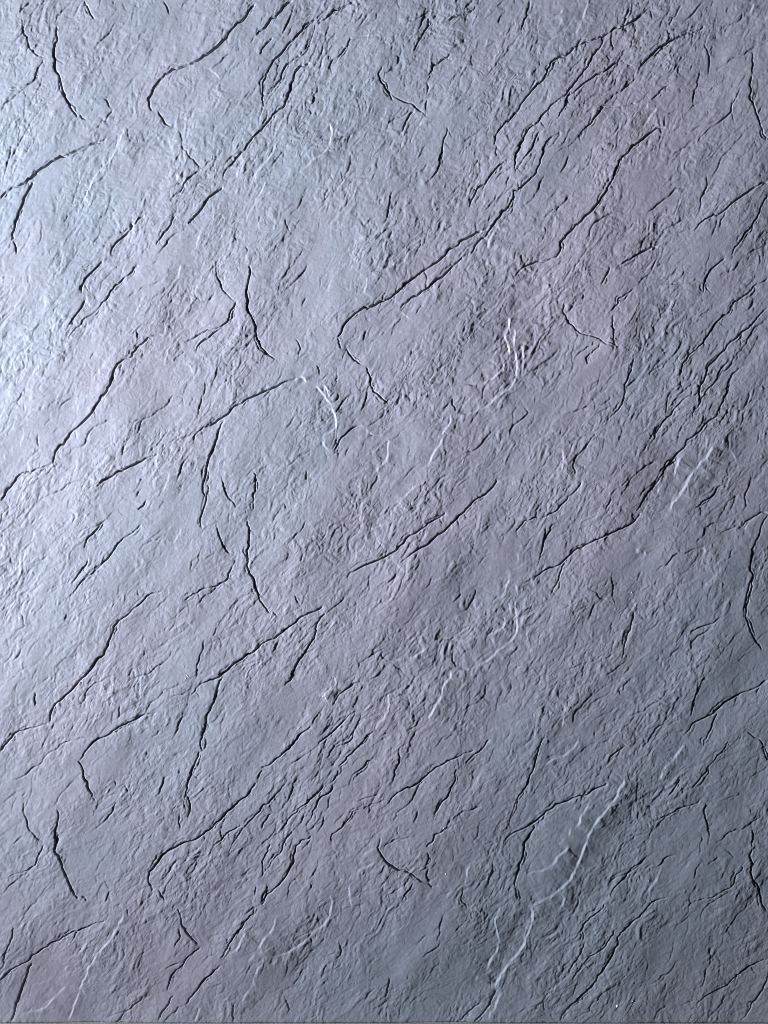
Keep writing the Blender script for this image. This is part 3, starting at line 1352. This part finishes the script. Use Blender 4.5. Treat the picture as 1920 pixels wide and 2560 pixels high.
def slate_material():
    m, nt, b = new_mat('slate')
    N = nt.nodes.new; Lk = nt.links.new
    tc = N('ShaderNodeTexCoord')
    att = N('ShaderNodeAttribute'); att.attribute_name = 'tint'
    sep = N('ShaderNodeSeparateColor'); Lk(att.outputs['Color'], sep.inputs['Color'])
    n1 = N('ShaderNodeTexNoise'); n1.inputs['Scale'].default_value = 9; n1.inputs['Detail'].default_value = 5; n1.inputs['Roughness'].default_value = 0.6
    Lk(tc.outputs['Object'], n1.inputs['Vector'])
    mr = N('ShaderNodeMapRange'); mr.inputs['From Min'].default_value = 0.30; mr.inputs['From Max'].default_value = 0.70
    mr.inputs['To Min'].default_value = -0.15; mr.inputs['To Max'].default_value = 0.15
    Lk(n1.outputs['Fac'], mr.inputs['Value'])
    ad = N('ShaderNodeMath'); ad.operation = 'ADD'; ad.use_clamp = True
    Lk(sep.outputs['Red'], ad.inputs[0]); Lk(mr.outputs['Result'], ad.inputs[1])
    mx = N('ShaderNodeMix'); mx.data_type = 'RGBA'
    mx.inputs['A'].default_value = (0.240, 0.252, 0.286, 1)
    mx.inputs['B'].default_value = (0.289, 0.257, 0.298, 1)
    Lk(ad.outputs['Value'], mx.inputs['Factor'])
    # fine mottling of the stone
    n2 = N('ShaderNodeTexNoise'); n2.inputs['Scale'].default_value = 210; n2.inputs['Detail'].default_value = 4; n2.inputs['Roughness'].default_value = 0.65
    Lk(tc.outputs['Object'], n2.inputs['Vector'])
    m2 = N('ShaderNodeMapRange'); m2.inputs['From Min'].default_value = 0.25; m2.inputs['From Max'].default_value = 0.75
    m2.inputs['To Min'].default_value = 0.86; m2.inputs['To Max'].default_value = 1.14
    Lk(n2.outputs['Fac'], m2.inputs['Value'])
    mu = N('ShaderNodeMix'); mu.data_type = 'RGBA'; mu.blend_type = 'MULTIPLY'; mu.inputs['Factor'].default_value = 1
    Lk(mx.outputs['Result'], mu.inputs['A']); Lk(m2.outputs['Result'], mu.inputs['B'])
    Lk(mu.outputs['Result'], b.inputs['Base Color'])
    b.inputs['Roughness'].default_value = 0.66
    b.inputs['Specular IOR Level'].default_value = 0.32
    # fine relief: hair-thin ridges along the cleft, then grain
    mp = N('ShaderNodeMapping'); mp.inputs['Rotation'].default_value = (0, ANG, 0)
    Lk(tc.outputs['Object'], mp.inputs['Vector'])
    st = N('ShaderNodeVectorMath'); st.operation = 'MULTIPLY'; st.inputs[1].default_value = (105, 105, 205)
    Lk(mp.outputs['Vector'], st.inputs[0])
    n4 = N('ShaderNodeTexNoise'); n4.noise_type = 'RIDGED_MULTIFRACTAL'; n4.normalize = True
    n4.inputs['Scale'].default_value = 1.0; n4.inputs['Detail'].default_value = 4.0; n4.inputs['Distortion'].default_value = 0.9
    Lk(st.outputs['Vector'], n4.inputs['Vector'])
    b4 = N('ShaderNodeBump'); b4.inputs['Strength'].default_value = 1.0; b4.inputs['Distance'].default_value = 0.00070
    b4.invert = True
    Lk(sep.outputs['Green'], b4.inputs['Strength'])
    Lk(n4.outputs['Fac'], b4.inputs['Height'])
    n3 = N('ShaderNodeTexNoise'); n3.inputs['Scale'].default_value = 620; n3.inputs['Detail'].default_value = 3
    Lk(tc.outputs['Object'], n3.inputs['Vector'])
    bp = N('ShaderNodeBump'); bp.inputs['Strength'].default_value = 0.40; bp.inputs['Distance'].default_value = 0.0004
    Lk(n3.outputs['Fac'], bp.inputs['Height']); Lk(b4.outputs['Normal'], bp.inputs['Normal']); Lk(bp.outputs['Normal'], b.inputs['Normal'])
    return m
slate = slate_material()

def plain(name, col, rough_, scale, bump):
    m, nt, b = new_mat(name)
    tc = nt.nodes.new('ShaderNodeTexCoord')
    n = nt.nodes.new('ShaderNodeTexNoise'); n.inputs['Scale'].default_value = scale; n.inputs['Detail'].default_value = 5
    nt.links.new(tc.outputs['Object'], n.inputs['Vector'])
    r = nt.nodes.new('ShaderNodeMapRange'); r.inputs['To Min'].default_value = 0.85; r.inputs['To Max'].default_value = 1.1
    nt.links.new(n.outputs['Fac'], r.inputs['Value'])
    x = nt.nodes.new('ShaderNodeMix'); x.data_type = 'RGBA'; x.blend_type = 'MULTIPLY'; x.inputs['Factor'].default_value = 1
    x.inputs['A'].default_value = (*col, 1); nt.links.new(r.outputs['Result'], x.inputs['B'])
    nt.links.new(x.outputs['Result'], b.inputs['Base Color'])
    b.inputs['Roughness'].default_value = rough_
    bp = nt.nodes.new('ShaderNodeBump'); bp.inputs['Strength'].default_value = bump; bp.inputs['Distance'].default_value = 0.001
    nt.links.new(n.outputs['Fac'], bp.inputs['Height']); nt.links.new(bp.outputs['Normal'], b.inputs['Normal'])
    return m
floor_mat = plain('pale_floor', (0.40, 0.39, 0.38), 0.85, 260, 0.8)
core_mat = plain('panel_core', (0.10, 0.10, 0.11), 0.8, 90, 0.4)
fleck_mat = plain('white_fleck', (0.86, 0.86, 0.86), 0.6, 900, 0.2)

# ------------------------------------------------------------------ the stone's own hue: violet bands in grey-green slate
tint = 0.43 + 0.10 * noise(330, 170, 50) + 0.07 * noise(120, 60, 51)
for cx, cy, la, lc, a in ((1250, 1100, 800, 380, 0.5), (1600, 330, 420, 220, 0.35), (480, 850, 380, 170, 0.3), (250, 1680, 420, 120, 0.2), (200, 2480, 420, 160, 0.40), (930, 2060, 300, 110, 0.4), (1400, 2330, 620, 230, -0.3), (150, 300, 700, 420, -0.3), (780, 1180, 260, 120, -0.12), (1800, 1950, 620, 300, -0.45), (1150, 2330, 420, 120, -0.25), (800, 350, 300, 200, -0.2), (1620, 930, 160, 80, -0.4)):
    u = (GX - cx) * UX + (GY - cy) * UY; v = (GX - cx) * VX + (GY - cy) * VY
    tint += a * np.exp(-(u / la) ** 2 - (v / lc) ** 2)
tint = np.clip(tint, 0, 1)

# ------------------------------------------------------------------ meshes
VXW = ((GX - 960) * S).astype(np.float32)
VZW = ((BOTTOM - GY) * S).astype(np.float32)
VYW = (-H * S).astype(np.float32)
verts = np.stack([VXW, VYW, VZW], -1).reshape(-1, 3)
ii = np.arange(NY - 1)[:, None] * NX + np.arange(NX - 1)[None, :]
quads = np.stack([ii, ii + NX, ii + NX + 1, ii + 1], -1).reshape(-1, 4)    # faces the camera (-Y)
p00 = part_id[:-1, :-1]; p10 = part_id[1:, :-1]; p11 = part_id[1:, 1:]; p01 = part_id[:-1, 1:]
fid = np.where((p00 == p11), p00, np.where(p10 == p01, p10, 0)).reshape(-1)
tflat = np.stack([tint, np.clip(0.15 + 1.0 * (rough - 0.45), 0, 1)], -1).reshape(-1, 2)   # hue and coarseness of the stone

def mesh_from(name, v, q, tnt, mat, smooth=True):
    me = bpy.data.meshes.new(name)
    me.vertices.add(len(v)); me.vertices.foreach_set('co', np.ascontiguousarray(v, np.float32).ravel())
    me.loops.add(q.size); me.loops.foreach_set('vertex_index', np.ascontiguousarray(q, np.int32).ravel())
    me.polygons.add(len(q)); me.polygons.foreach_set('loop_start', np.arange(0, q.size, 4, dtype=np.int32))
    if smooth: me.polygons.foreach_set('use_smooth', np.ones(len(q), bool))
    if tnt is not None:
        at = me.attributes.new('tint', 'FLOAT_COLOR', 'POINT')
        c = np.ones((len(v), 4), np.float32); c[:, 0] = tnt[:, 0]; c[:, 1] = tnt[:, 1]
        at.data.foreach_set('color', c.ravel())
    me.update(calc_edges=True)
    me.materials.append(mat)
    return me

def sub(sel, name):
    q = quads[sel]
    used, inv = np.unique(q, return_inverse=True)
    return mesh_from(name, verts[used], inv.reshape(q.shape), tflat[used], slate)

def link(name, me, parent=None):
    o = bpy.data.objects.new(name, me); COL.objects.link(o)
    if parent is not None: o.parent = parent
    return o

# the pale ledge the panel stands on: a board with eased front edges
lx, ly0, ly1, lt, e = 0.62, -0.060, 0.060, 0.022, 0.002
prof = [(ly1, 0), (ly0 + e, 0), (ly0, -e), (ly0, -lt + e), (ly0 + e, -lt), (ly1, -lt)]
lv = np.array([(sx * lx, y_, z_) for sx in (-1, 1) for y_, z_ in prof], float)
lm = bpy.data.meshes.new('ledge')
lm.from_pydata([tuple(v) for v in lv], [], [(k, k + 6, (k + 1) % 6 + 6, (k + 1) % 6) for k in range(6)]
               + [(5, 4, 3, 2, 1, 0), (6, 7, 8, 9, 10, 11)])
lm.materials.append(floor_mat); lm.update()
ledge = link('ledge', lm)
ledge['kind'] = 'structure'

panel = bpy.data.objects.new('slate_panel', None)
COL.objects.link(panel)
panel['label'] = 'grey and violet cleft slate panel with black fissures and pale ridges, filling the picture'
panel['category'] = 'stone panel'

face = link('stone_face', sub(fid == 0, 'stone_face'), panel)
face['label'] = 'crumpled grey slate face between the fissures'
order = np.argsort(fid, kind='stable'); sf = fid[order]
starts = np.searchsorted(sf, np.arange(1, len(parts) + 2))
for k, nm in enumerate(parts):
    sel = order[starts[k]:starts[k + 1]]
    if len(sel) < 12:
        continue
    link(nm, sub(sel, nm), panel)

# body of the panel behind the face: four sides and a back
TH = 0.014
def ring(idx_):
    return verts[idx_]
top = np.arange(NX); bot = (NY - 1) * NX + np.arange(NX)
lef = np.arange(NY) * NX; rig = lef + NX - 1
loop = np.concatenate([top, rig[1:], bot[::-1][1:], lef[::-1][1:-1]])
fv = verts[loop]; bv = fv.copy(); bv[:, 1] = TH
n = len(loop)
a = np.arange(n); b2 = (a + 1) % n
sideq = np.stack([a, b2, b2 + n, a + n], -1)
sv = np.concatenate([fv, bv])
xs0, xs1 = verts[:, 0].min(), verts[:, 0].max(); zs0, zs1 = verts[:, 2].min(), verts[:, 2].max()
base = len(sv)
sv = np.concatenate([sv, np.array([(xs0, TH, zs0), (xs1, TH, zs0), (xs1, TH, zs1), (xs0, TH, zs1)], np.float32)])
sideq = np.concatenate([sideq, np.array([[base, base + 1, base + 2, base + 3]])])
link('panel_body', mesh_from('panel_body', sv, sideq, None, core_mat, False), panel)

# ------------------------------------------------------------------ white flecks stuck on the stone
def fleck_mesh(seed):
    r = random.Random(seed)
    v = []; f = []
    ring_n = 7
    for lvl, (rad, h) in enumerate(((1.0, 0.0), (0.85, 0.5), (0.4, 0.8))):
        for k in range(ring_n):
            an = 2 * math.pi * k / ring_n
            q = rad * r.uniform(0.8, 1.2)
            v.append((q * math.cos(an), -h * r.uniform(0.9, 1.1), q * math.sin(an)))
    v.append((0, -0.9, 0))
    for lvl in range(2):
        for k in range(ring_n):
            k2 = (k + 1) % ring_n
            f.append((lvl * ring_n + k, lvl * ring_n + k2, (lvl + 1) * ring_n + k2, (lvl + 1) * ring_n + k))
    for k in range(ring_n):
        f.append((2 * ring_n + k, 2 * ring_n + (k + 1) % ring_n, 3 * ring_n))
    me = bpy.data.meshes.new('fleck'); me.from_pydata(v, [], f); me.update()
    me.polygons.foreach_set('use_smooth', [True] * len(f)); me.materials.append(fleck_mat)
    return me
fms = [fleck_mesh(s) for s in range(4)]
FLECKS = [(1542, 2514, 2.6, 4.2), (1580, 2501, 1.6, 1.8), (1621, 2202, 1.7, 1.5), (1114, 2184, 2.6, 2.2),
          (1109, 2069, 1.8, 1.4), (1579, 1481, 2.2, 1.4), (891, 1716, 1.8, 1.2), (876, 1650, 1.6, 1.6),
          (808, 1740, 2.2, 1.6), (814, 1746, 1.6, 2.0), (803, 1748, 1.6, 1.2), (812, 1735, 1.2, 1.6),
          (467, 1688, 2.2, 1.3), (470, 1691, 1.2, 1.9), (465, 1696, 1.3, 1.3), (460, 1666, 1.3, 1.1),
          (1199, 2479, 1.1, 1.1), (207, 33, 1.0, 1.0), (1322, 1856, 1.4, 1.2), (25, 2048, 1.2, 1.2)]
for k, (px, py, rx, ry) in enumerate(FLECKS):
    o = link('fleck', fms[k % 4], panel)
    i = int((px - X0) / STEP); j = int((py - Y0) / SY)
    o.location = ((px - 960) * S, -(H[j, i] - 0.4) * S, (BOTTOM - py) * S)
    o.scale = (rx * S, 1.5 * S, ry * S)
    o.rotation_euler = (0, 0.35 + 0.3 * k, 0)
